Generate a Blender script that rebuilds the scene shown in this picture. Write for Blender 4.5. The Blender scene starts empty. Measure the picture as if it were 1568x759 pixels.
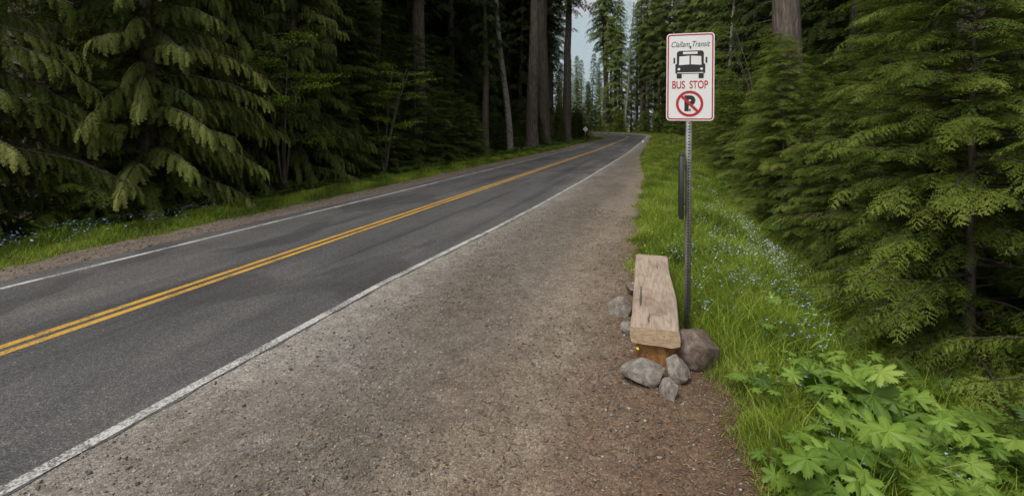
import bpy, math, numpy as np
from mathutils import Vector, noise as mn
R=np.random.default_rng(7)
scene=bpy.context.scene
COL=scene.collection
# ------------------------------------------------------------------ helpers
def link(o,parent=None):
    COL.objects.link(o)
    if parent: o.parent=parent
    return o
def empty(name):
    e=bpy.data.objects.new(name,None); COL.objects.link(e); return e
def mk_mesh(name,V,F,mats,mi=None,var=None,smooth=False):
    V=np.asarray(V,dtype=np.float32); F=np.asarray(F,dtype=np.int32)
    me=bpy.data.meshes.new(name)
    me.vertices.add(len(V)); me.vertices.foreach_set('co',V.ravel())
    n=len(F); k=F.shape[1]
    me.loops.add(n*k); me.loops.foreach_set('vertex_index',F.ravel())
    me.polygons.add(n); me.polygons.foreach_set('loop_start',np.arange(0,n*k,k,dtype=np.int32))
    me.polygons.foreach_set('loop_total',np.full(n,k,dtype=np.int32))
    for m in mats: me.materials.append(m)
    if mi is not None: me.polygons.foreach_set('material_index',np.asarray(mi,dtype=np.int32))
    if smooth: me.polygons.foreach_set('use_smooth',np.ones(n,dtype=bool))
    me.update(calc_edges=True)
    if var is not None:
        a=me.attributes.new('var','FLOAT','POINT'); a.data.foreach_set('value',np.asarray(var,dtype=np.float32))
    return me
class MB:
    def __init__(s): s.V=[];s.F=[];s.M=[];s.A=[];s.n=0
    def add(s,V,F,m=0,var=0.5):
        V=np.asarray(V,float); F=np.asarray(F,int)
        s.V.append(V); s.F.append(F+s.n); s.M.append(np.full(len(F),m))
        s.A.append(np.full(len(V),var) if np.isscalar(var) else var); s.n+=len(V)
    def inst(s,TV,TF,mats,pos,m=0,var=None,tvar=None):
        k=len(pos)
        if k==0: return
        mats=np.asarray(mats);pos=np.asarray(pos)
        V=np.einsum('kij,nj->kni',mats,TV)+pos[:,None,:]
        F=TF[None]+(np.arange(k)*len(TV))[:,None,None]
        A=np.repeat(np.asarray(var if var is not None else np.full(k,.5)),len(TV)).reshape(k,-1)
        if tvar is not None: A=A+tvar[None]
        s.add(V.reshape(-1,3),F.reshape(-1,TF.shape[1]),m,A.ravel())
    def mesh(s,name,mats,smooth=False):
        return mk_mesh(name,np.concatenate(s.V),np.concatenate(s.F),mats,np.concatenate(s.M),np.concatenate(s.A),smooth)
def frame(d,up,sc=1.0):
    d=np.asarray(d,float); d=d/np.linalg.norm(d)
    y=np.cross(up,d); y/= (np.linalg.norm(y)+1e-9); z=np.cross(d,y)
    return np.stack([d,y,z],axis=1)*sc
def tube(mb,P,rad,ns,m,var=.5):
    P=np.asarray(P,float); n=len(P)
    a=np.linspace(0,2*np.pi,ns,endpoint=False)
    T=np.gradient(P,axis=0); V=[]
    for i in range(n):
        t=T[i]/(np.linalg.norm(T[i])+1e-9)
        u=np.cross(t,[0.3,.95,.1]); 
        if np.linalg.norm(u)<.1: u=np.cross(t,[1,0,0])
        u/=np.linalg.norm(u); w=np.cross(t,u)
        V.append(P[i]+rad[i]*(np.cos(a)[:,None]*u+np.sin(a)[:,None]*w))
    V=np.concatenate(V); F=[]
    for i in range(n-1):
        for j in range(ns):
            F.append([i*ns+j,i*ns+(j+1)%ns,(i+1)*ns+(j+1)%ns,(i+1)*ns+j])
    mb.add(V,F,m,var)
def ss(a,b,x): 
    t=np.clip((x-a)/(b-a),0,1); return t*t*(3-2*t)
# ------------------------------------------------------------------ materials
def newmat(name):
    m=bpy.data.materials.new(name); m.use_nodes=True
    nt=m.node_tree; b=nt.nodes['Principled BSDF']; return m,nt,b
def N(nt,t,**k):
    n=nt.nodes.new(t)
    for a,v in k.items(): setattr(n,a,v)
    return n
def ramp(nt,fac,stops,interp='LINEAR'):
    r=nt.nodes.new('ShaderNodeValToRGB'); r.color_ramp.interpolation=interp
    e=r.color_ramp.elements
    while len(e)<len(stops): e.new(.5)
    for i,(p,c) in enumerate(stops):
        e[i].position=p; e[i].color=(*c,1) if len(c)==3 else c
    nt.links.new(fac,r.inputs[0]); return r.outputs[0]
def coords(nt,scale=(1,1,1)):
    tc=N(nt,'ShaderNodeTexCoord'); mp=N(nt,'ShaderNodeMapping'); mp.inputs['Scale'].default_value=scale
    nt.links.new(tc.outputs['Object'],mp.inputs[0]); return mp.outputs[0]
def noi(nt,vec,scale,detail=4,rough=.55,dist=0):
    n=N(nt,'ShaderNodeTexNoise'); n.inputs['Scale'].default_value=scale; n.inputs['Detail'].default_value=detail
    n.inputs['Roughness'].default_value=rough; n.inputs['Distortion'].default_value=dist
    nt.links.new(vec,n.inputs['Vector']); return n.outputs['Fac']
def mix(nt,f,a,b,mode='MIX'):
    n=N(nt,'ShaderNodeMix',data_type='RGBA',blend_type=mode)
    for sock,v in ((n.inputs[0],f),(n.inputs[6],a),(n.inputs[7],b)):
        if isinstance(v,bpy.types.NodeSocket): nt.links.new(v,sock)
        elif isinstance(v,(int,float)): sock.default_value=v
        else: sock.default_value=(*v,1)
    return n.outputs[2]
def math_(nt,op,a,b=0.0):
    n=N(nt,'ShaderNodeMath',operation=op)
    for i,v in enumerate((a,b)):
        if isinstance(v,bpy.types.NodeSocket): nt.links.new(v,n.inputs[i])
        else: n.inputs[i].default_value=v
    return n.outputs[0]
def bump(nt,b,h,st,dist=.02):
    n=N(nt,'ShaderNodeBump'); n.inputs['Strength'].default_value=st; n.inputs['Distance'].default_value=dist
    nt.links.new(h,n.inputs['Height']); nt.links.new(n.outputs[0],b.inputs['Normal'])
def flat(name,c,rough=.6,metal=0,var=.15,sc=30):
    m,nt,b=newmat(name); v=coords(nt); f=noi(nt,v,sc)
    c1=tuple(x*(1-var) for x in c); c2=tuple(min(1,x*(1+var)) for x in c)
    nt.links.new(ramp(nt,f,[(.3,c1),(.7,c2)]),b.inputs['Base Color'])
    b.inputs['Roughness'].default_value=rough; b.inputs['Metallic'].default_value=metal
    return m
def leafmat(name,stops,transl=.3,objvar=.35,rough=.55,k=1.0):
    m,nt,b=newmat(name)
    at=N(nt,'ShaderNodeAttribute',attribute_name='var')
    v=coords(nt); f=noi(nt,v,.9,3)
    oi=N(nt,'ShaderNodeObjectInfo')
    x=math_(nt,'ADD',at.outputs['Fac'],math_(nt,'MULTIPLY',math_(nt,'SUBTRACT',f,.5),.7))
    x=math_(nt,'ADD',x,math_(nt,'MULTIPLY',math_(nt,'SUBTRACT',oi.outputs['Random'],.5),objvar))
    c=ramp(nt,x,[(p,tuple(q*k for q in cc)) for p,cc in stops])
    nt.links.new(c,b.inputs['Base Color']); b.inputs['Roughness'].default_value=rough
    b.inputs['Specular IOR Level'].default_value=.25
    tr=N(nt,'ShaderNodeBsdfTranslucent'); nt.links.new(c,tr.inputs[0])
    ms=N(nt,'ShaderNodeMixShader'); ms.inputs[0].default_value=transl
    nt.links.new(b.outputs[0],ms.inputs[1]); nt.links.new(tr.outputs[0],ms.inputs[2])
    nt.links.new(ms.outputs[0],nt.nodes['Material Output'].inputs[0])
    return m
M_hem=leafmat('hemlock_needles',[(0,(.034,.050,.009)),(.4,(.095,.135,.018)),(.75,(.17,.215,.033)),(1,(.24,.28,.055))],k=1.25,transl=.38)
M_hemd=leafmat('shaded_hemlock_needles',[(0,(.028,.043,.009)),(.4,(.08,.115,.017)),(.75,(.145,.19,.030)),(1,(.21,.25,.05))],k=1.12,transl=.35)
M_ced=leafmat('cedar_foliage',[(0,(.034,.048,.011)),(.4,(.10,.13,.026)),(.75,(.175,.21,.045)),(1,(.25,.27,.075))],k=1.25,transl=.35)
M_fir=leafmat('fir_foliage',[(0,(.022,.036,.008)),(.5,(.058,.085,.016)),(.85,(.105,.145,.027)),(1,(.15,.19,.042))],objvar=.6,k=1.1)
M_farf=leafmat('lit_far_foliage',[(0,(.07,.10,.025)),(.5,(.17,.22,.05)),(.85,(.26,.32,.075)),(1,(.33,.39,.11))],objvar=.7,transl=.45)  # paler, yellower fir foliage; the far trees' lit look is put into the colour
M_map=leafmat('maple_leaves',[(0,(.10,.18,.015)),(.6,(.21,.34,.025)),(1,(.30,.44,.05))],transl=.45)
M_grass=leafmat('grass_blades',[(0,(.09,.135,.02)),(.35,(.19,.28,.03)),(.72,(.31,.42,.045)),(.9,(.42,.48,.09)),(1,(.50,.48,.20))],transl=.42,k=1.08)
M_leaf=leafmat('broad_leaves',[(0,(.06,.12,.018)),(.5,(.165,.275,.042)),(.85,(.255,.385,.065)),(1,(.35,.46,.10))],transl=.33,rough=.42)
M_fern=leafmat('fern_fronds',[(0,(.045,.09,.012)),(.5,(.10,.18,.025)),(1,(.17,.26,.04))],transl=.3)
def barkmat(name,c1,c2,c3,zs=.18,sc=9,moss=.5):
    m,nt,b=newmat(name); v=coords(nt,(1,1,zs)); f=noi(nt,v,sc,8,.65); g=noi(nt,coords(nt),1.3,3)
    c=ramp(nt,f,[(.32,c1),(.55,c2),(.72,c3)])
    c=mix(nt,ramp(nt,g,[(.5,(0,0,0)),(.7,(moss,moss,moss))]),c,(.07,.085,.035))
    nt.links.new(c,b.inputs['Base Color']); b.inputs['Roughness'].default_value=.9; bump(nt,b,f,.9,.08); return m
M_bark=barkmat('fir_bark',(.05,.038,.03),(.16,.13,.11),(.28,.24,.205))
M_barkd=barkmat('twig_bark',(.03,.022,.016),(.07,.052,.038),(.12,.09,.07))
M_alder=barkmat('alder_bark',(.10,.09,.075),(.32,.30,.26),(.48,.46,.41),zs=1.2,sc=5,moss=.4)
# asphalt
def asphalt(nt):
    v=coords(nt); sp=noi(nt,v,95,3,.8); md=noi(nt,v,26,5,.75); big=noi(nt,coords(nt,(1,.3,1)),1.0,6,.65); tr=noi(nt,coords(nt,(2.0,.07,1)),1.0,4,.6)
    c=ramp(nt,sp,[(.30,(.022,.022,.022)),(.48,(.076,.075,.074)),(.60,(.14,.137,.133)),(.70,(.38,.37,.355))])
    c=mix(nt,1.0,c,ramp(nt,md,[(.32,(.58,.58,.58)),(.5,(.95,.95,.95)),(.7,(1.5,1.48,1.45))]),'MULTIPLY')
    c=mix(nt,1.0,c,ramp(nt,big,[(.3,(.68,.68,.69)),(.5,(.94,.94,.94)),(.68,(1.3,1.27,1.22))]),'MULTIPLY')
    c=mix(nt,1.0,c,ramp(nt,tr,[(.36,(.58,.58,.59)),(.47,(1,1,1)),(.7,(1.2,1.18,1.14))]),'MULTIPLY')
    pn=noi(nt,coords(nt,(1.0,.45,1)),.6,4,.5,.4); pm=ramp(nt,pn,[(.56,(0,0,0)),(.59,(.75,.75,.75))])
    c=mix(nt,pm,c,mix(nt,1.0,c,(.60,.60,.61),'MULTIPLY'))
    w=N(nt,'ShaderNodeTexVoronoi',feature='DISTANCE_TO_EDGE'); w.inputs['Scale'].default_value=.55
    wn=N(nt,'ShaderNodeTexNoise'); wn.inputs['Scale'].default_value=2.2; wn.inputs['Detail'].default_value=6; nt.links.new(v,wn.inputs['Vector'])
    vm=N(nt,'ShaderNodeVectorMath',operation='ADD'); sc=N(nt,'ShaderNodeVectorMath',operation='SCALE'); sc.inputs['Scale'].default_value=.9
    nt.links.new(wn.outputs['Color'],sc.inputs[0]); nt.links.new(v,vm.inputs[0]); nt.links.new(sc.outputs[0],vm.inputs[1]); nt.links.new(vm.outputs[0],w.inputs['Vector'])
    k=ramp(nt,w.outputs['Distance'],[(.0,(.45,.45,.45)),(.006,(0,0,0))])
    c=mix(nt,k,c,(.02,.02,.02))
    return c,sp
m,nt,b=newmat('asphalt'); M_asph=m; c,sp=asphalt(nt)
v=coords(nt); sx=N(nt,'ShaderNodeSeparateXYZ'); nt.links.new(v,sx.inputs[0])
dn=noi(nt,coords(nt,(1,.4,1)),7,6,.7)
k=math_(nt,'ADD',math_(nt,'MULTIPLY',math_(nt,'ADD',sx.outputs[0],3.95),1.1),math_(nt,'SUBTRACT',dn,.55))
c=mix(nt,ramp(nt,k,[(.15,(0,0,0)),(.8,(.6,.6,.6))]),c,mix(nt,1.0,c,(1.9,1.85,1.75),'MULTIPLY'))
nt.links.new(c,b.inputs['Base Color']); b.inputs['Roughness'].default_value=.8; bump(nt,b,sp,.6,.006)
def paint(name,col,wear):
    m,nt,b=newmat(name); c,sp=asphalt(nt); v=coords(nt)
    w=noi(nt,v,50,6,.8); w2=noi(nt,v,2.5,3)
    k=ramp(nt,math_(nt,'ADD',w,math_(nt,'MULTIPLY',math_(nt,'SUBTRACT',w2,.5),.35)),[(wear,(.1,.1,.1)),(wear+.10,(1,1,1))])
    nt.links.new(mix(nt,k,c,col),b.inputs['Base Color']); b.inputs['Roughness'].default_value=.7; bump(nt,b,sp,.4,.004); return m
M_white=paint('white_road_paint',(.60,.59,.565),.44)
M_yel=paint('yellow_road_paint',(.60,.34,.05),.39)
# gravel
def gravmat(name,stops):
    m,nt,b=newmat(name); v=coords(nt)
    vo=N(nt,'ShaderNodeTexVoronoi'); vo.inputs['Scale'].default_value=110; nt.links.new(v,vo.inputs['Vector'])
    vo2=N(nt,'ShaderNodeTexVoronoi'); vo2.inputs['Scale'].default_value=50; nt.links.new(v,vo2.inputs['Vector'])
    bw=N(nt,'ShaderNodeSeparateColor'); nt.links.new(vo.outputs['Color'],bw.inputs[0])
    bw2=N(nt,'ShaderNodeSeparateColor'); nt.links.new(vo2.outputs['Color'],bw2.inputs[0])
    sx=N(nt,'ShaderNodeSeparateXYZ'); nt.links.new(v,sx.inputs[0])
    wob=noi(nt,coords(nt,(1,.3,1)),1.0,7,.68)
    xx=math_(nt,'ADD',sx.outputs[0],math_(nt,'MULTIPLY',math_(nt,'SUBTRACT',wob,.5),1.8))
    pos=math_(nt,'DIVIDE',math_(nt,'ADD',xx,3.5),4.2)
    base=ramp(nt,pos,stops)
    st=ramp(nt,bw.outputs[0],[(0,(.45,.45,.45)),(.5,(.98,.98,.98)),(1,(1.6,1.57,1.52))])
    st2=ramp(nt,bw2.outputs[1],[(0,(.66,.66,.66)),(.7,(1,1,1)),(1,(1.6,1.57,1.53))])
    c=mix(nt,.7,base,mix(nt,1.0,base,st,'MULTIPLY'))
    c=mix(nt,.65,c,mix(nt,1.0,c,st2,'MULTIPLY'))
    fi=noi(nt,v,4,8,.72)
    c=mix(nt,1.0,c,ramp(nt,fi,[(.32,(.68,.66,.63)),(.5,(.98,.97,.96)),(.7,(1.25,1.25,1.25))]),'MULTIPLY')
    bg_=noi(nt,coords(nt,(1,.5,1)),.8,4,.6)
    c=mix(nt,1.0,c,ramp(nt,bg_,[(.35,(.82,.78,.74)),(.65,(1.12,1.12,1.12))]),'MULTIPLY')
    nt.links.new(c,b.inputs['Base Color']); b.inputs['Roughness'].default_value=.92
    h=math_(nt,'ADD',math_(nt,'MULTIPLY',vo.outputs['Distance'],-.8),math_(nt,'MULTIPLY',fi,1.4)); bump(nt,b,h,.6,.009); return m
M_grav=gravmat('gravel',[(0,(.29,.275,.25)),(.10,(.235,.22,.198)),(.2,(.175,.158,.138)),(.40,(.170,.147,.121)),(.56,(.255,.215,.170)),(.68,(.215,.163,.118)),(.78,(.17,.112,.073)),(1,(.11,.066,.042))])
M_grav2=gravmat('brown_gravel',[(0,(.18,.145,.118)),(1,(.18,.145,.118))])
# ground
m,nt,b=newmat('forest_soil'); M_soil=m; v=coords(nt)
f=noi(nt,v,1.8,7,.7); g=noi(nt,v,25,4,.7)
c=ramp(nt,f,[(.32,(.08,.05,.03)),(.45,(.11,.095,.03)),(.55,(.17,.18,.03)),(.7,(.26,.25,.045))])
c=mix(nt,1.0,c,ramp(nt,g,[(.3,(.45,.45,.45)),(.7,(1.3,1.3,1.3))]),'MULTIPLY')
nt.links.new(c,b.inputs['Base Color']); b.inputs['Roughness'].default_value=.95; bump(nt,b,g,.8,.05)
m,nt,b=newmat('pebble_stone'); M_peb=m
at=N(nt,'ShaderNodeAttribute',attribute_name='var')
nt.links.new(ramp(nt,at.outputs['Fac'],[(0,(.07,.06,.052)),(.45,(.16,.14,.118)),(.8,(.29,.262,.228)),(1,(.50,.47,.43))]),b.inputs['Base Color']); b.inputs['Roughness'].default_value=.9
m,nt,b=newmat('litter'); M_lit=m
at=N(nt,'ShaderNodeAttribute',attribute_name='var')
nt.links.new(ramp(nt,at.outputs['Fac'],[(0,(.09,.05,.028)),(.6,(.25,.16,.09)),(.9,(.42,.3,.18)),(1,(.55,.14,.03))]),b.inputs['Base Color']); b.inputs['Roughness'].default_value=.9
def rockmat(name,a,bb,cc):
    m,nt,b=newmat(name); v=coords(nt); f=noi(nt,v,2.2,8,.7,.6); g=noi(nt,v,16,5,.75)
    c=ramp(nt,f,[(.34,a),(.5,bb),(.66,cc)]); c=mix(nt,1.0,c,ramp(nt,g,[(.3,(.66,.66,.66)),(.7,(1.28,1.28,1.28))]),'MULTIPLY')
    nt.links.new(c,b.inputs['Base Color']); b.inputs['Roughness'].default_value=.9; bump(nt,b,math_(nt,'ADD',f,math_(nt,'MULTIPLY',g,.4)),.5,.05); return m
M_rockg=rockmat('grey_rock',(.13,.112,.095),(.25,.222,.19),(.38,.355,.32))
M_rockb=rockmat('brown_rock',(.08,.056,.042),(.17,.125,.098),(.28,.23,.185))
def woodmat(name,c1,c2,c3,stretch,blot=.6):
    m,nt,b=newmat(name)
    v=coords(nt,stretch); f=noi(nt,v,36,8,.72,.2); g=noi(nt,coords(nt,(1,.4,1)),6,8,.78,.7); h2=noi(nt,coords(nt,(1,.6,1)),2.6,5,.6)
    cr=noi(nt,coords(nt,(1,.04,1)),20,3,.5,.1)
    c=ramp(nt,f,[(.28,c1),(.5,c2),(.72,c3)])
    c=mix(nt,ramp(nt,g,[(.50,(0,0,0)),(.62,(blot,blot,blot))]),c,(.19,.125,.09))
    c=mix(nt,ramp(nt,h2,[(.52,(0,0,0)),(.65,(.4,.4,.4))]),c,(.24,.19,.145))
    c=mix(nt,ramp(nt,cr,[(.325,(.8,.8,.8)),(.345,(0,0,0))]),c,(.05,.035,.025))
    nt.links.new(c,b.inputs['Base Color']); b.inputs['Roughness'].default_value=.85; bump(nt,b,math_(nt,'ADD',f,g),.6,.014); return m
M_wood=woodmat('weathered_wood',(.25,.175,.125),(.46,.355,.275),(.60,.50,.41),(1,.08,1))
M_wend=woodmat('end_grain_wood',(.28,.19,.11),(.47,.345,.22),(.58,.45,.31),(.35,1,1),.4)
M_log=barkmat('log_wood',(.15,.06,.018),(.36,.18,.06),(.50,.29,.11),zs=.4,sc=14,moss=.2)
M_steel=flat('galvanised_steel',(.27,.27,.262),.5,.4,.25,20)
M_hole=flat('hole_dark',(.012,.012,.012),.9)
M_swhite=flat('sign_white',(.80,.80,.80),.4,0,.04,5)
M_sred=flat('sign_red',(.45,.02,.03),.45,0,.08,8)
M_sblack=flat('sign_black',(.018,.018,.018),.45,0,.2,8)
M_box=flat('timetable_case_grey',(.035,.035,.032),.5,0,.2,6)
M_post=flat('marker_wood',(.24,.20,.16),.9)
M_blue=leafmat('forget_me_not',[(0,(.28,.40,.80)),(.5,(.48,.58,.86)),(.8,(.74,.79,.88)),(1,(.82,.84,.85))],transl=.2,objvar=0)
M_yf=flat('buttercup',(.85,.68,.03),.5)
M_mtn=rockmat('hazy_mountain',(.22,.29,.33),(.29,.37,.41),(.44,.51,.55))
# ------------------------------------------------------------------ layout (x = across road, y = along road)
U0=77.0; RC=27.0; XC=-3.3-RC
def road_xy(s,u):
    s=np.asarray(s,float);u=np.asarray(u,float)
    a=np.clip((u-U0)/RC,0,None); r=s-XC
    return np.where(u<=U0,s,XC+r*np.cos(a)), np.where(u<=U0,u,U0+r*np.sin(a))
def to_su(x,y):
    x=np.asarray(x,float);y=np.asarray(y,float)
    r=np.hypot(x-XC,y-U0); a=np.arctan2(y-U0,x-XC)
    c=(y>U0); return np.where(c,XC+r,x), np.where(c,U0+RC*a,y)
def edge(u):
    u=np.asarray(u,float)
    return np.interp(u,[-20,2.2,3.6,4.6,6,8,12,20,36,70,200],[.6,.50,.46,.22,-.22,-.62,-.82,-1.0,-2.1,-2.7,-2.8])+.07*np.sin(u*3.1)+.05*np.sin(u*7.7+1)
def rl(u):
    return np.interp(u,[-20,6,10,13,20,37,60,200],[-3.67,-3.66,-3.42,-3.3,-3.17,-3.08,-3.25,-3.3])
def grade(s,u):
    return .008*np.clip(u-45,0,60)+ss(60,84,u)*.075*np.clip(s+6.5,-4,4.5)*ss(-30,-14,s)*(1-ss(6,20,s))
def gz(x,y):
    s,u=to_su(x,y)
    x=np.asarray(x,float);y=np.asarray(y,float)
    d=s-edge(u)
    g=-.03+.045*ss(-.02,.25,d)
    k=np.exp(-np.clip(u-25,0,None)/20)*.6+.4
    g=g-.62*k*ss(.95,2.3,s)+.55*k*ss(3.0,7,s)
    g=g+.045*ss(9.35,9.7,-s)-.35*ss(10.4,12.5,-s)
    out=np.maximum(ss(0.2,1.5,d),ss(9.6,11,-s))
    g=g+out*.06*(np.sin(x*1.9+np.sin(y*1.3))*np.sin(y*1.7+x*.6)+.5*np.sin(x*4.3+y*3.7))
    return g+grade(s,np.minimum(u,150))
xs=np.unique(np.round(np.concatenate([np.linspace(-900,-60,18),np.arange(-60,-14,1.0),np.arange(-14,-8.5,.25),np.arange(-8.5,-1,.7),np.arange(-3.2,5,.12),np.arange(5,14,.5),np.arange(14,60,2.5),np.linspace(60,900,18)]),3))
ys=np.unique(np.round(np.concatenate([np.linspace(-400,-20,10),np.arange(-20,0,1.0),np.arange(0,14,.15),np.arange(14,40,.4),np.arange(40,130,1.0),np.arange(130,180,4),np.linspace(180,1500,20)]),3))
X,Y=np.meshgrid(xs,ys); Z=gz(X,Y)-.10*ss(55,75,Y)*((X<-0)&(X>-40))
nx,ny=len(xs),len(ys); I=np.arange(nx*ny).reshape(ny,nx)
F=np.stack([I[:-1,:-1],I[:-1,1:],I[1:,1:],I[1:,:-1]],-1).reshape(-1,4)
link(bpy.data.objects.new('ground',mk_mesh('ground',np.stack([X,Y,Z],-1).reshape(-1,3),F,[M_soil],smooth=True)))
def strip(name,fa,fb,z,mat,n=2,u0=-14,u1=77+27*2.4,step=.25,parent=None):
    us=np.arange(u0,u1,step); a=fa(us); b_=fb(us)
    k=np.linspace(0,1,n)[None]; S=a[:,None]*(1-k)+b_[:,None]*k
    U=np.repeat(us[:,None],n,1); x,y=road_xy(S,U); zz=np.full_like(x,z) if np.isscalar(z) else z(S,us[:,None])
    zz=zz+grade(S,U)
    I=np.arange(len(us)*n).reshape(len(us),n)
    F=np.stack([I[:-1,:-1],I[:-1,1:],I[1:,1:],I[1:,:-1]],-1).reshape(-1,4)
    return link(bpy.data.objects.new(name,mk_mesh(name,np.stack([x,y,zz],-1).reshape(-1,3),F,[mat],smooth=True)),parent)
c_=lambda v:(lambda u:np.full(len(u),v))
def shz(S,u):
    return -.002+ .006*np.sin(S*2.3+u*.7)*np.sin(u*1.1)*ss(-2.9,-2.2,S)-.012*ss(0,.2,S-edge(u+0*S))
strip('gravel_shoulder',c_(-5.0),lambda u:edge(u)+.12,lambda S,u:shz(S,u),M_grav,26)
strip('gravel_shoulder',lambda u:-9.45+.08*np.sin(u*2.7)+.06*np.sin(u*6.1),c_(-7.5),-.004,M_grav2,6)
strip('road',lambda u:-8.62+.03*np.sin(u*3.3)+.02*np.sin(u*11),lambda u:rl(u)+.065+.012*np.sin(u*5)+.015*np.sin(u*13.0),.003,M_asph,12)
mk=empty('road_markings')
strip('right_edge_line',lambda u:rl(u)-.05,lambda u:rl(u)+.05,.007,M_white,parent=mk)
strip('left_edge_line',c_(-8.265),c_(-8.17),.007,M_white,parent=mk)
strip('centre_line_1',c_(-6.10),c_(-6.0),.007,M_yel,parent=mk)
strip('centre_line_2',c_(-5.92),c_(-5.82),.007,M_yel,parent=mk)
# pebbles
cube=np.array([[x,y,z] for x in(-1,1) for y in(-1,1) for z in(-1,1)],float)
cubeF=np.array([[0,1,3,2],[4,6,7,5],[0,4,5,1],[2,3,7,6],[0,2,6,4],[1,5,7,3]])
def randrot(n):
    a=R.uniform(0,6.28,n); M=np.zeros((n,3,3)); M[:,0,0]=np.cos(a);M[:,0,1]=-np.sin(a);M[:,1,0]=np.sin(a);M[:,1,1]=np.cos(a);M[:,2,2]=1
    t=R.uniform(-.6,.6,n); B=np.zeros((n,3,3)); B[:,0,0]=1;B[:,1,1]=np.cos(t);B[:,1,2]=-np.sin(t);B[:,2,1]=np.sin(t);B[:,2,2]=np.cos(t)
    return M@B
pb=MB(); 
for k in range(10):
    T=cube*R.uniform(.5,1,(8,3))*np.array([1,.75,.5])
    n=3600
    t=1.8+11*R.random(n)**1.7; e=edge(t); q=rl(t); s=q-.05+(e-q+.05)*R.random(n)**.9
    keep=R.random(n)<.35+.65*np.clip(.5+.5*np.sin(s*2.9+.4*t)+.3*np.sin(t*1.7),0,1)
    s=s[keep];t=t[keep];n=len(s)
    sz=np.clip(R.lognormal(-5.4,.48,n),.002,.018)
    pb.inst(T,cubeF,randrot(n)*sz[:,None,None],np.stack([s,t,.0+sz*.15],-1),0,R.random(n)**1.2)
    n=300; t=R.uniform(4,25,n); s=R.uniform(-9.4,-8.6,n); sz=np.clip(R.lognormal(-4.8,.4,n),.003,.02)
    pb.inst(T,cubeF,randrot(n)*sz[:,None,None],np.stack([s,t,sz*.25],-1),0,R.random(n)*.8)
link(bpy.data.objects.new('loose_gravel',pb.mesh('loose_gravel',[M_peb])))
lt=MB(); n=5200
t=1.9+9*R.random(n)**1.4; s=edge(t)+.08-3.0*R.random(n)**2.6
L=R.uniform(.006,.03,n); M=randrot(n)*1.0; M[:,:,0]*=L[:,None]; M[:,:,1]*=.0018; M[:,:,2]*=.0012
lt.inst(cube,cubeF,M,np.stack([s,t,np.full(n,.005)],-1),0,R.random(n)*.9)
n=70; t=R.uniform(2,8,n); s=edge(t)-R.uniform(.0,3,n); M=randrot(n); M[:,:,0]*=.013; M[:,:,1]*=.008; M[:,:,2]*=.001
lt.inst(cube,cubeF,M,np.stack([s,t,np.full(n,.008)],-1),0,R.uniform(.2,1.0,n))
for q in range(20):
    t0=R.uniform(2.3,6);s0=edge(t0)-R.uniform(.1,2.6);a=R.uniform(0,3.1);l=R.uniform(.08,.22)
    P=[[float(s0)+l*k*math.cos(a)+R.normal(0,.006),t0+l*k*math.sin(a)+R.normal(0,.006),.008] for k in (0,.33,.66,1)]
    tube(lt,P,[.003,.003,.002,.001],4,0,.75)
link(bpy.data.objects.new('leaf_litter',lt.mesh('leaf_litter',[M_lit])))
# ------------------------------------------------------------------ grass
def blades(mb,x,y,h,w,lean=.35,var=None):
    n=len(x); z=gz(x,y)-.01; a=R.uniform(0,6.28,n); la=R.uniform(0,6.28,n); ln=h*R.uniform(.05,lean*2,n)
    d=np.stack([np.cos(a),np.sin(a),0*a],-1); l=np.stack([np.cos(la),np.sin(la),0*a],-1)
    B=np.stack([x,y,z],-1); up=np.array([0,0,1.0])
    Mi=B+up*(h*.55)[:,None]+l*(ln*.3)[:,None]; T=B+up*(h*(1-.25*lean))[:,None]+l*ln[:,None]
    V=np.stack([B-d*w[:,None],B+d*w[:,None],Mi+d*(w*.8)[:,None],Mi-d*(w*.8)[:,None],T+d*(w*.12)[:,None],T-d*(w*.12)[:,None]],1)
    F=np.array([[0,1,2,3],[3,2,4,5]])[None]+(np.arange(n)*6)[:,None,None]
    if var is None: var=R.random(n)
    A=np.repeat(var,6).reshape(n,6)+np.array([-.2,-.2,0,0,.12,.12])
    mb.add(V.reshape(-1,3),F.reshape(-1,4),0,A.ravel())
def patchvar(x,y): return .42+.25*np.sin(x*2.1+y*.9)*np.sin(y*1.3-x)+.15*np.sin(x*5+y*2.2)+R.normal(0,.20,len(x))
def hvar(x,y): return .82+.32*np.sin(x*3.1+1.7*np.sin(y*1.1))*np.sin(y*2.3+x)+.15*np.sin(x*9+y*4)*np.sin(y*7)
g=MB()
def verge(n,t0,t1,w0,hs,pw=1.0,s1=2.7):
    t=t0+(t1-t0)*R.random(n)**pw; e=edge(t); s=e+(s1-e)*R.random(n)
    dd=s-e; x,y=road_xy(s,t); h=hs*R.uniform(.45,1.25,n)*(.35+.65*ss(0,.5,dd))*hvar(x,y)
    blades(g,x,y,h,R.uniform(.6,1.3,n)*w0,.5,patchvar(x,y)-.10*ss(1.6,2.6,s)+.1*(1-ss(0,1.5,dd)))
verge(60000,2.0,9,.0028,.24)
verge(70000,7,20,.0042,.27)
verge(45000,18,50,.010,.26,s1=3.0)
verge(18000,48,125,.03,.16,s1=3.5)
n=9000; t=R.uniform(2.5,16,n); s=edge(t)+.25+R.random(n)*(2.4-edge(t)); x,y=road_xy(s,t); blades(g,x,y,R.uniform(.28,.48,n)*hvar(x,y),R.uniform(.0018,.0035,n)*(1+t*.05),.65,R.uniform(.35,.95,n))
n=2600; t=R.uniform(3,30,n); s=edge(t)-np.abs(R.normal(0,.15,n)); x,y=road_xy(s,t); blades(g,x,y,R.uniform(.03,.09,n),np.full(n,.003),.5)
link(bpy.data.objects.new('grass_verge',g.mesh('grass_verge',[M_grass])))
g=MB()
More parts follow.
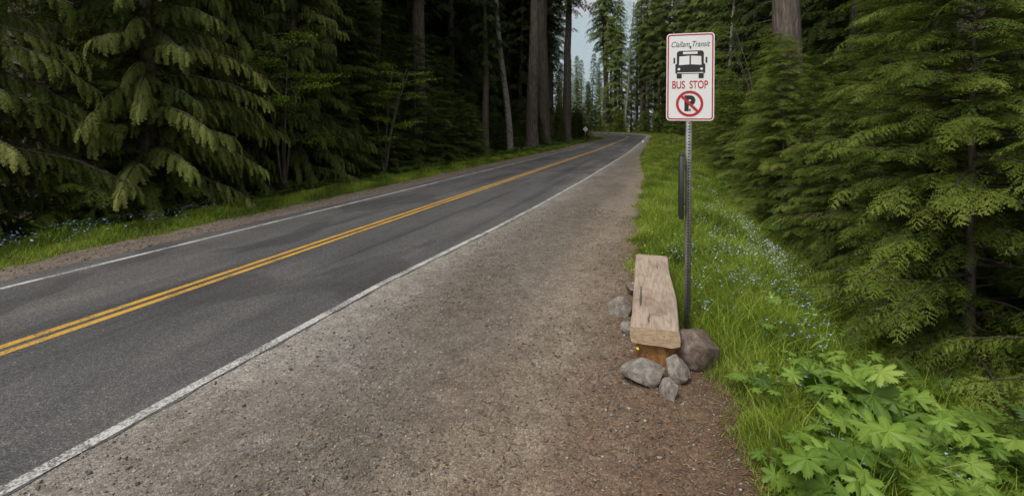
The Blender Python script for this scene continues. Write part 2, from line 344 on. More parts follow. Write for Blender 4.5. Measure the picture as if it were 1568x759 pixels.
def vl(n,t0,t1,w0,hs,a=-9.38,b=-11.3):
    t=R.uniform(t0,t1,n); s=a+(b-a)*R.random(n)**1.3+.10*np.sin(t*2.7)+.06*np.sin(t*5.3); x,y=road_xy(s,t)
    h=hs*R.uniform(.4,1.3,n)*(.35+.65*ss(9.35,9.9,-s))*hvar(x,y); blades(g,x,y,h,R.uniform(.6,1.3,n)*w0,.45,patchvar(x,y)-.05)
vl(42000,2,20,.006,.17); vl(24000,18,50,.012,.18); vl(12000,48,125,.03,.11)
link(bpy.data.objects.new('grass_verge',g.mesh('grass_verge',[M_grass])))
# flowers
fl=MB(); q=[]
for k in range(5):
    a0=k*2*np.pi/5
    q.append([[0,0,0],[math.cos(a0-.5)*.7,math.sin(a0-.5)*.7,.1],[math.cos(a0),math.sin(a0),.12],[math.cos(a0+.5)*.7,math.sin(a0+.5)*.7,.1]])
FT=np.array(q).reshape(-1,3); FF=np.arange(20).reshape(5,4)
def flowers(mb,s,t,h,size,m,var):
    n=len(s); x,y=road_xy(s,t); mb.inst(FT,FF,randrot(n)*size[:,None,None],np.stack([x,y,gz(x,y)+h],-1),m,var)
for (s_,t_,n,ds,dt,v_) in [(.95,9.0,480,.5,1.6,.66),(1.5,11,420,.40,1.5,.9),(1.75,10.2,240,.15,.6,1.05),(.75,7,260,.4,.9,.5),(1.2,6,170,.45,.9,.4),(1.3,14,180,.45,2,.85),(1.3,4.3,60,.5,.6,.25),(1.6,3.4,70,.4,.5,.2),(.5,13,120,.5,3,.6)]:
    for j in range(max(1,n//9)):
        cs_,ct_=R.normal(s_,ds),R.normal(t_,dt); m_=9
        s=R.normal(cs_,.07,m_); t=R.normal(ct_,.09,m_)
        flowers(fl,s,t,R.uniform(.2,.34,m_),R.uniform(.006,.012,m_)*(1+.03*t_),0,np.clip(R.normal(v_-.1,.22,m_),0,1))
n=420; flowers(fl,R.normal(-10.5,.4,n),R.uniform(4.5,9.5,n),R.uniform(.15,.3,n),R.uniform(.012,.02,n),0,R.uniform(0,.5,n))
n=90; flowers(fl,R.normal(-.25,.28,n),R.normal(10.5,2,n),R.uniform(.18,.28,n),R.uniform(.010,.016,n),1,R.random(n))
n=30; flowers(fl,R.uniform(-10.5,-9.6,n),R.uniform(12,40,n),R.uniform(.12,.2,n),R.uniform(.015,.025,n),1,R.random(n))
link(bpy.data.objects.new('wildflowers',fl.mesh('wildflowers',[M_blue,M_yf])))
# ------------------------------------------------------------------ palmate leaves
th=np.radians(np.linspace(-160,160,83))
prof=(.52+.48*np.abs(np.cos(3.5*th))**1.2)*(1-.22*np.abs(th)/2.7)
prof*=1+.07*np.where(np.arange(83)%2==0,1,-1)+.04*np.sin(np.arange(83)*.9)
NT=83
rings=[.04,.5,1.0]; LV=[]
for r_ in rings:
    rr=prof*r_ if r_>.6 else (prof*.5+.3)*r_
    zz=-.26*rr**2+.06*np.cos(7*th)*r_
    LV.append(np.stack([rr*np.cos(th),rr*np.sin(th),zz],-1))
LV=np.concatenate(LV); LF=[]
for k in range(2):
    for j in range(NT-1): LF.append([k*NT+j,k*NT+j+1,(k+1)*NT+j+1,(k+1)*NT+j])
LF=np.array(LF); LT=np.concatenate([.12*np.cos(7*th)+.05,.07*np.cos(7*th),-.06*np.ones(NT)])
pl=MB()
def plant(x0,y0,nl,hh,rad,base):
    z0=float(gz(x0,y0))
    for k in range(nl):
        a=R.uniform(0,6.28); d=R.uniform(.05,.30)*hh/.4; h=hh*R.uniform(.3,1.15)
        p=np.array([x0+d*math.cos(a),y0+d*math.sin(a),z0+h])
        tube(pl,[[x0,y0,z0-.02],[x0+d*.35*math.cos(a),y0+d*.35*math.sin(a),z0+h*.6],p],[.004,.0035,.0025],4,0,.55)
        aa=a+R.normal(0,.7); tilt=R.normal(-.22,.32)
        D=np.array([math.cos(aa)*math.cos(tilt),math.sin(aa)*math.cos(tilt),math.sin(tilt)])
        pl.inst(LV,LF,[frame(D,[R.normal(0,.3),R.normal(-.15,.3),1],rad*R.uniform(.5,1.2))],[p],0,[base+R.normal(0,.18)-.4*(1-h/hh)],LT)
for i in range(92):
    t=R.uniform(1.9,4.9); s=R.uniform(.74+ .30*max(0,(t-3.2)),2.6)
    plant(s,t,6,R.uniform(.22,.46),R.uniform(.10,.17),.52)
for i in range(26):
    t=R.uniform(4.2,7.5); s=R.uniform(.85,2.1); plant(s,t,4,R.uniform(.16,.28),R.uniform(.05,.09),.4)
for (s,t) in [(.58,2.65),(.66,2.9),(.60,2.35),(.58,3.35),(.72,3.2),(.55,4.35),(.75,4.5),(.95,4.7),(.7,4.1)]: plant(s,t,5,.2,.09,.5)
link(bpy.data.objects.new('broadleaf_plants',pl.mesh('broadleaf_plants',[M_leaf],True)))
# ------------------------------------------------------------------ frond templates
def frond(rng,n=7,sub=4,wid=.42,droop=.25,lw=.028,ll=.11,ang=55):
    V=[];F=[]
    def dia(p,d,l,w,up):
        d=d/np.linalg.norm(d); y=np.cross(up,d); y/=np.linalg.norm(y)+1e-9
        i=len(V); V.extend([p,p+d*l*.45+y*w,p+d*l,p+d*l*.45-y*w]); F.append([i,i+1,i+2,i+3])
    ax=lambda u:np.array([u,0,.06*math.sin(u*3)-droop*u*u])
    for i in range(n):
        u=(i+.6)/(n+.2)
        for sd in(-1,1):
            uu=u+rng.normal(0,.02); p=ax(uu)
            l=wid*(math.sin(min(1,uu*1.5+.25)*math.pi*.5))*(1-uu)**.6*rng.uniform(.75,1.15)+.06
            a=math.radians(ang*rng.uniform(.8,1.15))*sd
            d=np.array([math.cos(a),math.sin(a),-.25-droop*uu*.8+rng.normal(0,.1)]); d/=np.linalg.norm(d)
            up=np.array([rng.normal(0,.25),rng.normal(0,.25),1])
            dia(p,d,l,lw*.7,up)
            for j in range(sub):
                v=(j+.5)/sub
                for s2 in(-1,1):
                    pp=p+d*l*v+np.array([0,0,-.12*l*v*v]); b=a+s2*math.radians(rng.uniform(38,62))
                    dd=np.array([math.cos(b),math.sin(b),-.3+rng.normal(0,.2)])
                    dia(pp,dd,ll*(1-.5*v)*rng.uniform(.7,1.2)*(l/wid+.35),lw*rng.uniform(.7,1.2),up+rng.normal(0,.3,3))
    dia(ax(.8),ax(1)-ax(.8),.28,lw,np.array([0,0,1.]))
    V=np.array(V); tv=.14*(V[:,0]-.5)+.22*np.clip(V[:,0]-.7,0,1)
    return V,np.array(F),tv
FR_h=[frond(np.random.default_rng(k),8,5,.44,.2,.014,.085) for k in range(3)]
FR_c=[frond(np.random.default_rng(k+9),8,4,.24,.32,.020,.11,32) for k in range(3)]
FR_f=[frond(np.random.default_rng(k+20),6,3,.42,.3,.035,.16) for k in range(3)]
def conifer(name,seed,H,cs,Rm,nl,frl,rise,droop,tr,FR,mats,shape='cone',upc=0.0,hang=.3,dead=0,fm=1,dens=.33,zp=.9,lr=(.6,1.15)):
    rng=np.random.default_rng(seed); mb=MB()
    zs=np.array([-.6,0,.4,1.2]+list(np.linspace(2.5,H,12))) if H>6.5 else np.linspace(-.4,H,8)
    wx=np.cumsum(rng.normal(0,.02*H/12,len(zs)));wy=np.cumsum(rng.normal(0,.02*H/12,len(zs))); wx-=wx[1];wy-=wy[1]
    rad=tr*np.clip(1-zs/H,0.02,1.2)**.75*(1+.35*np.exp(-np.clip(zs,0,None)*1.6))
    tube(mb,np.stack([wx,wy,zs],-1),rad,12,0,.5)
    TX=lambda z:np.array([np.interp(z,zs,wx),np.interp(z,zs,wy),z])
    mats_=[[] for _ in FR];pos=[[] for _ in FR];var=[[] for _ in FR]
    az=0
    for i in range(nl):
        u=((i+rng.random())/nl)**zp; z=cs+(H-cs)*u
        if shape=='cone': pr=(1-u)**.75*(.75+.25*min(1,u*6))+.06
        else: pr=(1-u)**.55*(.45+.55*min(1,u*3.5))+.06
        az+=2.4+rng.normal(0,.3); ln=Rm*pr*rng.uniform(*lr)
        hd=np.array([math.cos(az),math.sin(az),0]); b0=TX(z)
        rs=rise+upc*u+rng.normal(0,.10); dr=droop*rng.uniform(.7,1.3)
        pt=lambda v:b0+hd*ln*v+np.array([0,0,ln*(rs*v-dr*v*v)])
        P=[pt(v) for v in(0,.33,.66,1)]; tube(mb,P,np.array([.018,.012,.007,.003])*max(.5,ln),3,2,.4)
        lv=rng.normal(.38,.14); m_=max(4,int(ln/(frl*dens))); sd=1
        for k in range(m_):
            v=.15+.85*(k+rng.random()*.6)/m_; v=min(v,1); sd=-sd
            T=(pt(min(1,v+.05))-pt(v-.05)); T/=np.linalg.norm(T)
            a=sd*math.radians(rng.uniform(25,62))*(1-.6*v*v)
            d=np.array([T[0]*math.cos(a)-T[1]*math.sin(a),T[0]*math.sin(a)+T[1]*math.cos(a),T[2]-hang*rng.uniform(.4,1.5)])
            q=rng.integers(len(FR))
            mats_[q].append(frame(d,[rng.normal(0,.25),rng.normal(0,.25),1],frl*rng.uniform(.65,1.2)*(1-.25*v)))
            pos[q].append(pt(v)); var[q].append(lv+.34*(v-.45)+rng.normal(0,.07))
    for k in range(dead):
        z=rng.uniform(1.5,cs+1); a=rng.uniform(0,6.28); l=rng.uniform(.5,2.0); b0=TX(z)
        e_=b0+np.array([math.cos(a)*l,math.sin(a)*l,-.15*l]); tube(mb,[b0,(b0+e_)/2+np.array([0,0,.06]),e_],[.025,.015,.004],4,0,.4)
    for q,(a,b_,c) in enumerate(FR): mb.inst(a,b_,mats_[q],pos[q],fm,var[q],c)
    return mb.mesh(name,mats)
def mm(f,bark=None): return [bark or M_bark,f,M_barkd]
T_y=[conifer('young_hemlock',100+k,[5.2,4.2,6.2][k],.05,[1.7,1.5,1.9][k],[165,140,180][k],.46,.12,.24,.06,FR_h,mm(M_hem),'cone',.35,.20,dens=.26,lr=(.45,1.3)) for k in range(3)]
T_ced=[conifer('cedar',200+k,15,.3,3.3,250,.56,.06,.36,.24,FR_c,mm(M_ced),'cone',.2,.9,dens=.17,zp=1.35,lr=(.5,1.2)) for k in range(2)]
T_tall=[conifer('tall_fir',300+k,38,[13,9,17][k],4.2,95,1.5,.05,.25,[.55,.45,.62][k],FR_f,mm(M_fir),'round',.2,.35,dead=26,dens=.24) for k in range(3)]
T_full=[conifer('forest_hemlock',400+k,[26,21,30][k],[1.2,.6,2.5][k],[3.4,3.0,3.9][k],150,1.0,.06,.28,.28,FR_f,mm(M_fir),'cone',.25,.35,dens=.27) for k in range(3)]
def recol(L,f):
    out=[]
    for m_ in L:
        c=m_.copy(); c.materials[1]=f; out.append(c)
    return out
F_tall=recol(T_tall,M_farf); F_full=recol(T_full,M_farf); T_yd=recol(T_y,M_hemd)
# ------------------------------------------------------------------ placing trees
def put(me,name,x,y,sc=1,rz=None,parent=None,sz=None,lean=(0,0)):
    o=bpy.data.objects.new(name,me); link(o,parent)
    o.location=(x,y,float(gz(x,y))-.05); o.scale=(sc,sc,sz if sz else sc)
    o.rotation_euler=(R.normal(0,.012)+lean[0],R.normal(0,.012)+lean[1],R.uniform(0,6.28) if rz is None else rz); return o
put(T_ced[0],'cedar_tree',-12.4,9.4,.95,.4); put(T_ced[1],'cedar_tree',-13.2,6.0,.95); put(T_ced[1],'cedar_tree',-13.2,15.5,.85,2); put(T_ced[0],'cedar_tree',-13.4,12.4,.95,3)
for (x,y,sc,k) in [(-12.6,47.4,1.0,2),(-13.0,54.5,1.05,2),(-13.0,35.5,.5,0),(-12.8,66,1.0,2),(-15,29,.9,0),(-15.5,20,.9,2)]:
    put(T_tall[k],'fir_tree',x,y,sc)
put(T_tall[2],'fir_tree',3.4,17.6,.76); put(T_tall[0],'fir_tree',6.6,14.6,.55); put(T_tall[0],'fir_tree',5.2,29,.7)
t=2.2
while t<93:
    s=-12.5-R.uniform(0,1.5); x,y=road_xy(s,t)
    low=34<t<80
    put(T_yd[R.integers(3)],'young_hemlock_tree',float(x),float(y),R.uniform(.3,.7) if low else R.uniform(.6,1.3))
    t+=R.uniform(1.1,2.2)
t=12
while t<60:
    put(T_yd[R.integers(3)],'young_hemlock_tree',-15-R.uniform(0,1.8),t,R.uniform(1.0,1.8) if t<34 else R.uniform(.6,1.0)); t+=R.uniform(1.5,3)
t=3.2
while t<90:
    for s in (3.4+R.uniform(-.2,.6),5.4+R.uniform(-.5,.8)):
        x,y=road_xy(s,t+R.uniform(-.6,.6)); put(T_y[R.integers(3)],'young_hemlock_tree',float(x),float(y),R.uniform(.60,1.0)*(1.0 if s<4.5 else 1.2))
    t+=R.uniform(1.0,1.6) if t<20 else R.uniform(1.8,3)
for (s,t,sc) in [(2.95,12.4,.62),(2.75,14.6,.78),(2.9,16.2,.85),(2.9,19,.75),(3.0,22,.7),(2.95,10.6,.5),(3.0,8.6,.45),(2.9,26,.7),(3.0,31,.8),(2.9,37,.8)]:
    put(T_y[R.integers(3)],'young_hemlock_tree',s,t,sc)
CA=math.radians(17.2)
far=empty('distant_forest'); cnt=0
def forest(x0,x1,y0,y1,sp,s_ok):
    global cnt
    for gx in np.arange(x0,x1,sp):
        for gy in np.arange(y0,y1,sp):
            x=gx+R.uniform(-.42,.42)*sp; y=gy+R.uniform(-.42,.42)*sp
            s,u=to_su(x,y); s=float(s)
            if not s_ok(s,float(u),x,y): continue
            Xc=x*math.cos(CA)+y*math.sin(CA); Yc=y*math.cos(CA)-x*math.sin(CA)
            if Yc<2: 
                if R.random()<.6: continue
            elif abs(Xc/Yc)>1.3: continue
            sc=R.uniform(.8,1.2); tall=R.random()<(.38 if Yc<70 else .55); k=R.integers(3)
            if Yc>40 and .075<Xc/Yc<.175:
                tall=False; sc=min(sc,.15*Yc/26)*R.uniform(.7,1)
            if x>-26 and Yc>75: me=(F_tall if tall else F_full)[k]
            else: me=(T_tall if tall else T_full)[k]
            big=(Yc>45); put(me,'conifer_tree' if not big else 'tree',x,y,sc,parent=far if big else None); cnt+=1
def okl(s,u,x,y):
    if y<88: return s<(-16.5 if 30<y<75 else -14.2)
    return s<-14.5
forest(-40,-13,-2,77,3.9,okl)
forest(-30,-13,77,100,4.3,lambda s,u,x,y:s<-14 and y>77)
forest(5.5,30,0,90,4.2,lambda s,u,x,y:s>6.5)
forest(-70,34,78,138,5.2,lambda s,u,x,y:s>4.5 and (y>90 or x<-5) )
forest(-90,-40,20,110,8,lambda s,u,x,y:True)
print('forest trees',cnt)
for i in range(60):
    u=80+R.uniform(0,50); s=R.uniform(3.6,6.5); x,y=road_xy(s,u); put(T_y[R.integers(3)],'brush',float(x),float(y),R.uniform(.5,1.2),parent=far)
for i in range(30):
    u=80+R.uniform(0,40); s=R.uniform(-15.5,-13.2); x,y=road_xy(s,u); put(T_y[R.integers(3)],'brush',float(x),float(y),R.uniform(.4,.8),parent=far)
mb=MB(); zz=np.linspace(-.3,24,12); tube(mb,np.stack([-.082*zz+.10*np.sin(zz*.5),0*zz,zz],-1),.27*(1-zz/34),12,0)
rng=np.random.default_rng(5)
lq=np.array([[0,0,0],[.5,.36,.03],[1,0,-.05],[.5,-.36,.03]],float); lqF=np.array([[0,1,2,3]])
def leafy(mb,c,rad,n,size,m,flatz=.35,v=.5):
    p=np.stack([rng.normal(0,rad,n),rng.normal(0,rad,n),rng.normal(0,rad*flatz,n)],-1)+c
    M=np.array([frame([rng.normal(),rng.normal(),rng.normal()*.35],[rng.normal(0,.3),rng.normal(0,.3),1],size*rng.uniform(.6,1.2)) for _ in range(n)])
    mb.inst(lq,lqF,M,p,m,np.clip(rng.normal(v,.18,n),0,1))
for i in range(24):
    z=rng.uniform(12.5,24); a=rng.uniform(0,6.28); l=rng.uniform(1,2.6); p0=np.array([-.082*z,0,z]); p1=p0+[l*math.cos(a),l*math.sin(a),l*.4]
    tube(mb,[p0,(p0+p1)/2,p1],[.04,.025,.01],4,0); leafy(mb,p1,.6,110,.16,1)
me=mb.mesh('alder',[M_alder,M_map])
put(me,'alder_tree',-12.1,38.8,1.0,0); put(me,'alder_tree',-9,108,1.1,2.5); put(me,'alder_tree',1.5,101,1.1,1.0); put(me,'alder_tree',5.5,62,.9,3)
def vmaple(name,x,y,H,W,nlimb,seed):
    global rng
    rng=np.random.default_rng(seed); mb=MB()
    for k in range(4):
        a=rng.uniform(0,6.28); top=np.array([math.cos(a)*W*.45,math.sin(a)*W*.45,H*rng.uniform(.8,1)])
        P=[np.zeros(3),top*[.25,.25,.4],top*[.6,.6,.75],top]; tube(mb,P,[.05,.035,.022,.01],6,0)
        for j in range(nlimb):
            v=rng.uniform(.35,1); b0=np.array([np.interp(v,[0,.4,.75,1],[p[i] for p in P]) for i in range(3)])
            a2=rng.uniform(0,6.28); l=rng.uniform(.4,1)*W*.6; e_=b0+[l*math.cos(a2),l*math.sin(a2),l*.1]
            tube(mb,[b0,(b0+e_)/2+[0,0,.08],e_],[.014,.009,.004],4,0)
            for w_ in (.35,.6,.8,1.0): leafy(mb,b0+(e_-b0)*w_,.2,34,.085,1,.22,rng.uniform(.35,.8))
    me=mb.mesh(name,[M_bark,M_map]); return put(me,name,x,y)
vmaple('maple_tree',-11.9,13.6,5.6,2.8,9,3); vmaple('maple_tree',-12.4,20.5,6.0,2.8,6,4)
vmaple('maple_tree',4.0,24,7.5,3.2,7,5); vmaple('maple_tree',3.6,33,7,3,7,6); vmaple('maple_tree',4.2,45,8,3.4,7,8)
# ferns
fe=MB()
def pinnate():
    V=[];F=[]
    for i in range(16):
        u=(i+.8)/17; p=np.array([u,0,.35*u-.55*u*u]); l=.16*math.sin(math.pi*min(1,u*.85+.12))
        for sd in(-1,1):
            q=len(V); V+= [p,p+[.03,sd*l*.5,-.005],p+[.02,sd*l,-.03],p+[-.025,sd*l*.5,-.01]]; F.append([q,q+1,q+2,q+3])
    return np.array(V),np.array(F)
PV,PF=pinnate()
def fern(x,y,r_,n=11):
    z=float(gz(x,y)); Ms=[];P=[]
    for k in range(n):
        a=k*6.283/n+R.normal(0,.2); e_=R.uniform(.5,1.0)
        Ms.append(frame([math.cos(a),math.sin(a),e_],[0,0,1],r_*R.uniform(.8,1.2))); P.append([x,y,z])
    fe.inst(PV,PF,Ms,P,0,R.uniform(.2,.8,n))
for i in range(210):
    t=R.uniform(3,75); fern(R.uniform(-13,-11.2),t,R.uniform(.5,.85))
for i in range(60):
    t=R.uniform(4,40); fern(R.uniform(2.3,3.2),t,R.uniform(.4,.7))
link(bpy.data.objects.new('sword_ferns',fe.mesh('sword_ferns',[M_fern])))
# ------------------------------------------------------------------ mountain
mx=np.linspace(-900,500,90); my=np.linspace(500,1300,50); X,Y=np.meshgrid(mx,my); Z=np.zeros_like(X)
for i in range(X.shape[0]):
    for j in range(X.shape[1]):
        f=mn.fractal(Vector((X[i,j]/260,Y[i,j]/260,3.1)),1.0,2.0,6)
        Z[i,j]=(250*math.exp(-((X[i,j]+60)/420)**2)*ss(480,1000,Y[i,j])+70*f)*ss(490,700,Y[i,j])-8
I=np.arange(X.size).reshape(X.shape); F=np.stack([I[:-1,:-1],I[:-1,1:],I[1:,1:],I[1:,:-1]],-1).reshape(-1,4)
link(bpy.data.objects.new('mountain',mk_mesh('mountain',np.stack([X,Y,Z],-1).reshape(-1,3),F,[M_mtn],smooth=True)))
# ------------------------------------------------------------------ rocks
def rock(name,x,y,z,size,seed,mat,rz=0):
    import bmesh
    bm=bmesh.new(); bmesh.ops.create_icosphere(bm,subdivisions=5,radius=1)
    r=np.random.default_rng(seed); pl_=[(Vector(r.normal(0,1,3)).normalized(),r.uniform(.62,.88)) for _ in range(14)]
    for v in bm.verts:
        for n_,d in pl_:
            k=v.co.dot(n_)-d
            if k>0: v.co-=n_*k*.95
        v.co*=1+.045*mn.fractal(v.co*2.4+Vector((seed,0,0)),1.0,2.1,6)
    me=bpy.data.meshes.new(name); bm.to_mesh(me); bm.free(); me.materials.append(mat)
    for p in me.polygons: p.use_smooth=True
    o=bpy.data.objects.new(name,me); link(o); o.location=(x,y,z); o.scale=size; o.rotation_euler=(.1,.15,rz); return o
def cam2w(Xc,Yc): return (Xc*math.cos(CA)-Yc*math.sin(CA), Xc*math.sin(CA)+Yc*math.cos(CA))
for (Xc,Yc,z,sz,sd,mt,rz) in [(1.08,4.22,.075,(.19,.15,.14),11,M_rockg,.3),(1.37,4.24,.07,(.12,.12,.125),2,M_rockg,1.2),(1.62,4.52,.11,(.21,.19,.22),3,M_rockb,.4),
    (1.22,3.98,.035,(.07,.08,.12),4,M_rockg,.9),(1.22,5.74,.06,(.15,.16,.13),15,M_rockg,.2),(1.20,5.2,.04,(.09,.12,.09),6,M_rockg,2),
    (1.34,5.05,.04,(.12,.12,.1),7,M_rockg,.5),(1.55,6.4,.05,(.15,.15,.11),8,M_rockb,.5),(1.80,4.75,.02,(.12,.13,.11),9,M_rockb,1.5)]:
    x,y=cam2w(Xc,Yc); rock('rock',x,y,z,sz,sd,mt,rz)
# ------------------------------------------------------------------ bench
bench=empty('park_bench')
nl_=80; Lb=2.55; Wb=.41; Tb=.138
def slab():
    us=np.linspace(0,1,nl_)
    W2=Wb/2;T=Tb
    sec=[(-W2+.004,.012),(-W2-.002,.05),(-W2-.004,.09),(-W2,T-.012),(-W2+.008,T-.002)]+[(a,T) for a in np.linspace(-W2+.03,W2-.03,11)]+[(W2-.008,T-.002),(W2,T-.012),(W2+.004,.09),(W2+.002,.05),(W2-.004,.012),(W2-.03,.0)]+[(a,-.004) for a in np.linspace(W2-.08,-W2+.08,5)]+[(-W2+.03,0)]
    sec=np.array(sec); V=[]
    for i,u in enumerate(us):
        y=u*Lb
        for (a,z) in sec:
            q=Vector((a*3,y*1.2,z*4)); n_=mn.noise(q)*.016; m_=mn.noise(Vector((a*12,y*4,z*12)))*.003
            sd=math.copysign(1,a) if abs(a)>W2-.05 else a/W2*.4
            yy=y+(mn.noise(Vector((a*14,z*20,i%7)))*.010 if i in(0,nl_-1) else 0)
            wv=1-.03*u
            V.append([(a*wv+sd*(n_+m_)+.012*math.sin(y*2.1)),yy,z+m_*.7+mn.noise(Vector((a*5,y*1.5,9)))*.004])
    k=len(sec); V=np.array(V); F=[]
    for i in range(nl_-1):
        for j in range(k): F.append([i*k+j,(i+1)*k+j,(i+1)*k+(j+1)%k,i*k+(j+1)%k])
    me=bpy.data.meshes.new('seat'); faces=[tuple(f) for f in F]+[tuple(range(k)),tuple(reversed([ (nl_-1)*k+j for j in range(k)]))]
    me.from_pydata(V.tolist(),[],faces); me.materials.append(M_wood); me.materials.append(M_wend)
    me.polygons[len(faces)-1].material_index=1; me.polygons[len(faces)-2].material_index=1; me.update(); return me
o=link(bpy.data.objects.new('seat',slab()),bench); o.location=(-.13,4.50,.24); o.rotation_euler=(0,.012,.04)
def stump(name,x,y,r,h):
    V=[];F=[];ns=28;hs=np.linspace(0,1,7)
    for i,v in enumerate(hs):
        for j in range(ns):
            a=j*2*math.pi/ns; rr=r*(1+.10*mn.noise(Vector((math.cos(a)*1.5,math.sin(a)*1.5,v+x)))+.03*mn.noise(Vector((math.cos(a)*8,math.sin(a)*8,v*2))))*(1.06-.06*v if v<.99 else .97)
            V.append((rr*math.cos(a),rr*math.sin(a),v*h))
    for i in range(6):
        for j in range(ns): F.append((i*ns+j,i*ns+(j+1)%ns,(i+1)*ns+(j+1)%ns,(i+1)*ns+j))
    F.append(tuple(range(6*ns,7*ns))); F.append(tuple(reversed(range(ns))))
    me=bpy.data.meshes.new(name); me.from_pydata(V,[],F); me.materials.append(M_log); me.update()
    o=link(bpy.data.objects.new(name,me),bench); o.location=(x,y,-.03); return o
stump('support_log_1',-.10,4.74,.19,.268); stump('support_log_2',-.20,6.7,.18,.268)
# ------------------------------------------------------------------ bus stop sign
PX,PY=.158,5.38
sign=empty('bus_stop_sign'); sign.location=(PX,PY,0); sign.rotation_euler=(0,.008,0)
mb=MB()
def box(mb,c,h,m=0): mb.add(cube*np.array(h)+np.array(c),cubeF,m)
w=.029
box(mb,(0,0,1.42),(w,w,1.54),0)
dz=.030; disc=np.array([[math.cos(a),0,math.sin(a)] for a in np.linspace(0,2*math.pi,8,endpoint=False)])*.0085
dF=np.array([[0,1,2,3],[0,3,4,7],[4,5,6,7]])
zz=np.arange(.08,2.93,dz); n=len(zz)
mb.inst(disc,dF,np.repeat(np.eye(3)[None],n,0),np.stack([0*zz,0*zz-w-.0015,zz],-1),1)
rot=np.array([[0,-1,0],[1,0,0],[0,0,1.]])
for sx_ in(-1,1): mb.inst(disc,dF,np.repeat(rot[None],n,0),np.stack([0*zz+sx_*(w+.0015),0*zz,zz],-1),1)
link(bpy.data.objects.new('post',mb.mesh('post',[M_steel,M_hole])),sign)
SW,SH=.447,.862; SZ=2.146; SX=.006; YF=-w-.006
def rrect(w,h,r,cx=0,cz=0,k=6):
    P=[]
    for (sx_,sz_,a0) in((1,1,0),(-1,1,90),(-1,-1,180),(1,-1,270)):
        for i in range(k+1):
            a=math.radians(a0+90*i/k); P.append((cx+sx_*(w/2-r)+r*math.cos(a),cz+sz_*(h/2-r)+r*math.sin(a)))
    return P
def poly(name,P,y,mat,thick=0):
    n=len(P)
    if thick:
        V=[(a,y,b_) for a,b_ in P]+[(a,y+thick,b_) for a,b_ in P]
        F=[tuple(range(n)),tuple(reversed(range(n,2*n)))]+[(i,i+n,(i+1)%n+n,(i+1)%n) for i in range(n)]
    else: V=[(a,y,b_) for a,b_ in P]; F=[tuple(range(n))]
    me=bpy.data.meshes.new(name); me.from_pydata(V,[],F); me.materials.append(mat); me.update()
    o=link(bpy.data.objects.new(name,me),sign); o.location=(SX,0,0); return o
def ring(name,A,B,y,mat):
    n=len(A); V=[(a,y,b_) for a,b_ in A]+[(a,y,b_) for a,b_ in B]; F=[(i,(i+1)%n,(i+1)%n+n,i+n) for i in range(n)]
    me=bpy.data.meshes.new(name); me.from_pydata(V,[],F); me.materials.append(mat); me.update()
    o=link(bpy.data.objects.new(name,me),sign); o.location=(SX,0,0); return o
cz=SZ+SH/2
poly('plate',rrect(SW,SH,.035,0,cz),YF,M_swhite,.004)
ring('border',rrect(SW-.020,SH-.020,.028,0,cz),rrect(SW-.044,SH-.044,.02,0,cz),YF-.0015,M_sred)
ux=lambda x:(x-1056)*.0068
vz=lambda y:SZ+(184.5-y)*.00656
P2=lambda L_:[(ux(a),vz(b_)) for a,b_ in L_]
y1,y2,y3=YF-.0015,YF-.003,YF-.0045
poly('bus_body',rrect(.0068*37,.00656*34,.028,ux(1056),vz(96.5)),y1,M_sblack)
poly('bus_lower_body',rrect(.0068*41,.00656*15,.014,ux(1056),vz(106.5)),y1-.0005,M_sblack)
poly('bus_windscreen_1',P2([(1041,88),(1055,87),(1055,100),(1040.5,101)]),y2,M_swhite)
poly('bus_windscreen_2',P2([(1057,87),(1071,88),(1071.5,101),(1057,100)]),y2,M_swhite)
poly('bus_destination_sign',rrect(.0068*20,.00656*3.6,.006,ux(1056),vz(82.8)),y2,M_swhite)
for k,x in enumerate((1040.5,1071.5)): poly('bus_headlamp_%d'%(k+1),[(ux(x)+.013*math.cos(a),vz(107)+.013*math.sin(a)) for a in np.linspace(0,6.2,16)],y2,M_swhite)
poly('bus_bumper_line',P2([(1038,112),(1074,112),(1074,113.2),(1038,113.2)]),y2,M_swhite)
for k,x in enumerate((1041,1071)): poly('bus_wheel_%d'%(k+1),rrect(.0068*7,.00656*8,.008,ux(x),vz(117)),y1-.001,M_sblack)
for k,x in enumerate((1034,1078)): poly('bus_mirror_%d'%(k+1),rrect(.0068*2.4,.00656*9,.006,ux(x),vz(94)),y1,M_sblack)
def text(name,s,cx,cy,wd,ht,mat,y,shear=0,off=0.0):
    c=bpy.data.curves.new(name,'FONT'); c.body=s; c.shear=shear; c.offset=off; c.align_x='LEFT'
    o=bpy.data.objects.new('tmp',c); COL.objects.link(o); dg=bpy.context.evaluated_depsgraph_get()
    me=bpy.data.meshes.new_from_object(o.evaluated_get(dg)); bpy.data.objects.remove(o)
    n=len(me.vertices); a=np.zeros(n*3); me.vertices.foreach_get('co',a); a=a.reshape(-1,3)
    mn_,mx_=a.min(0),a.max(0); q=np.zeros_like(a)
    q[:,0]=(a[:,0]-(mn_[0]+mx_[0])/2)/(mx_[0]-mn_[0])*wd+cx; q[:,2]=(a[:,1]-(mn_[1]+mx_[1])/2)/(mx_[1]-mn_[1])*ht+cy; q[:,1]=y
    me.vertices.foreach_set('co',q.ravel()); me.materials.clear(); me.materials.append(mat); me.update()
    o=link(bpy.data.objects.new(name,me),sign); o.location=(SX,0,0); return o
text('operator_lettering','Clallam Transit',ux(1056.5),vz(69.5),.0068*53,.00656*8.5,M_sblack,y1,.35)
text('bus_stop_lettering','BUS  STOP',ux(1056),vz(130.5),.0068*49,.00656*12,M_sred,y1,0,.016)
text('parking_letter','P',ux(1056),vz(158.5),.0068*15,.00656*24,M_sblack,y1,0,.06)
cc=lambda r:[(ux(1055.5)+r*math.cos(a),vz(159)+r*math.sin(a)) for a in np.linspace(0,2*math.pi,48,endpoint=False)]
ring('prohibition_ring',cc(.128),cc(.103),y2,M_sred)
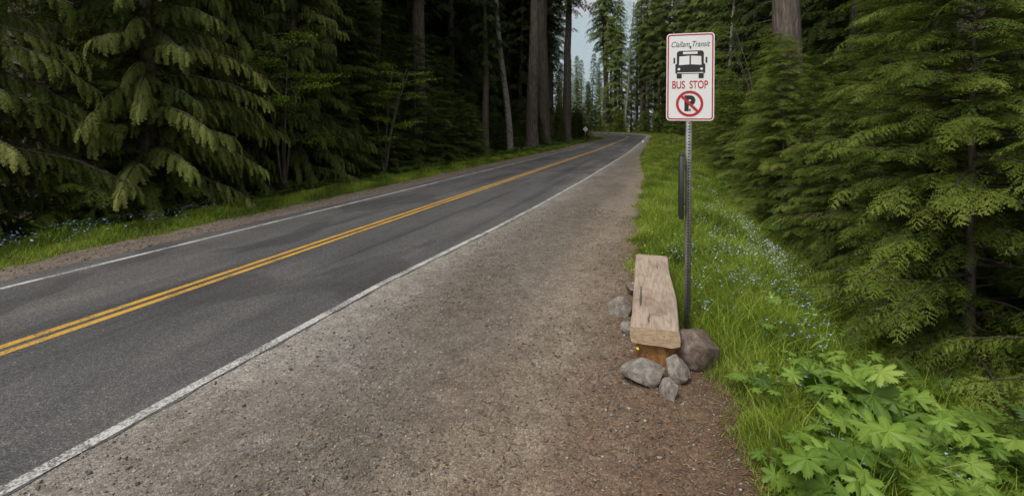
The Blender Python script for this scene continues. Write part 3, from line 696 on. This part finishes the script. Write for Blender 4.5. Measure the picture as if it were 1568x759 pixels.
x0,z0=ux(1055.5),vz(159); d=.108/math.sqrt(2); e=.009
poly('prohibition_slash',[(x0-d-e,z0+d-e),(x0-d+e,z0+d+e),(x0+d+e,z0-d+e),(x0+d-e,z0-d-e)],y3,M_sred)
for k,y in enumerate((74,168)): poly('bolt_%d'%(k+1),[(ux(1056)+.009*math.cos(a),vz(y)+.009*math.sin(a)) for a in np.linspace(0,6.28,8,endpoint=False)],y3-.004,M_hole,.006)
mb=MB(); box(mb,(-.066,.03,1.495),(.022,.17,.31),0); box(mb,(-.0905,.03,1.495),(.0025,.15,.285),1)
for z in(1.32,1.67): box(mb,(-.036,.0,z),(.008,.02,.012),2)
box(mb,(-.066,.03,1.811),(.027,.175,.006),0)
me=mb.mesh('timetable_case',[M_box,M_sblack,M_steel]); o=link(bpy.data.objects.new('timetable_case',me),sign)
bv=o.modifiers.new('b','BEVEL'); bv.width=.004
mb=MB(); box(mb,(0,0,.5),(.07,.05,.62),0); box(mb,(0,-.053,1.0),(.05,.002,.09),1)
o=link(bpy.data.objects.new('marker_post',mb.mesh('marker_post',[M_post,M_swhite]))); o.location=(-1.75,34.5,0); o.rotation_euler=(0,.03,.2)
mb=MB(); box(mb,(0,0,.8),(.05,.04,1.0),0); q=.36; dV=np.array([[0,-.05,1.6+q],[q,-.05,1.6],[0,-.05,1.6-q],[-q,-.05,1.6]]); mb.add(dV,[[0,1,2,3]],1); mb.add(dV+[0,.01,0],[[3,2,1,0]],2)
o=link(bpy.data.objects.new('curve_warning_sign',mb.mesh('curve_warning_sign',[M_post,M_swhite,M_steel]))); o.location=(-10.5,66,0); o.rotation_euler=(0,0,.3)
# ------------------------------------------------------------------ light, world, camera
w_=bpy.data.worlds.new('World'); scene.world=w_; w_.use_nodes=True; nt=w_.node_tree
bg=nt.nodes['Background']; sk=nt.nodes.new('ShaderNodeTexSky'); sk.sky_type='NISHITA'; sk.sun_disc=False
az=math.radians(200); el=math.radians(58)
sk.sun_elevation=el; sk.sun_rotation=az; sk.air_density=1.0; sk.dust_density=4; sk.altitude=0
hs=nt.nodes.new('ShaderNodeHueSaturation'); hs.inputs['Saturation'].default_value=.2
nt.links.new(sk.outputs[0],hs.inputs['Color']); nt.links.new(hs.outputs[0],bg.inputs[0]); bg.inputs[1].default_value=.15
sd=bpy.data.lights.new('sun','SUN'); sd.energy=1.4; sd.angle=math.radians(18); sd.color=(1,.95,.86)
so=bpy.data.objects.new('sun',sd); COL.objects.link(so)
dv=Vector((math.sin(az)*math.cos(el),math.cos(az)*math.cos(el),math.sin(el)))
so.rotation_euler=dv.to_track_quat('Z','Y').to_euler()
cd=bpy.data.cameras.new('camera'); cd.lens=18; cd.sensor_width=36; cd.shift_y=-.1196; cd.clip_end=6000; cd.clip_start=.05
co=bpy.data.objects.new('camera',cd); COL.objects.link(co); co.location=(0,0,2.1); co.rotation_euler=(math.radians(90),0,CA)
scene.camera=co
scene.view_settings.view_transform='Standard'; scene.view_settings.look='None'; scene.view_settings.exposure=0
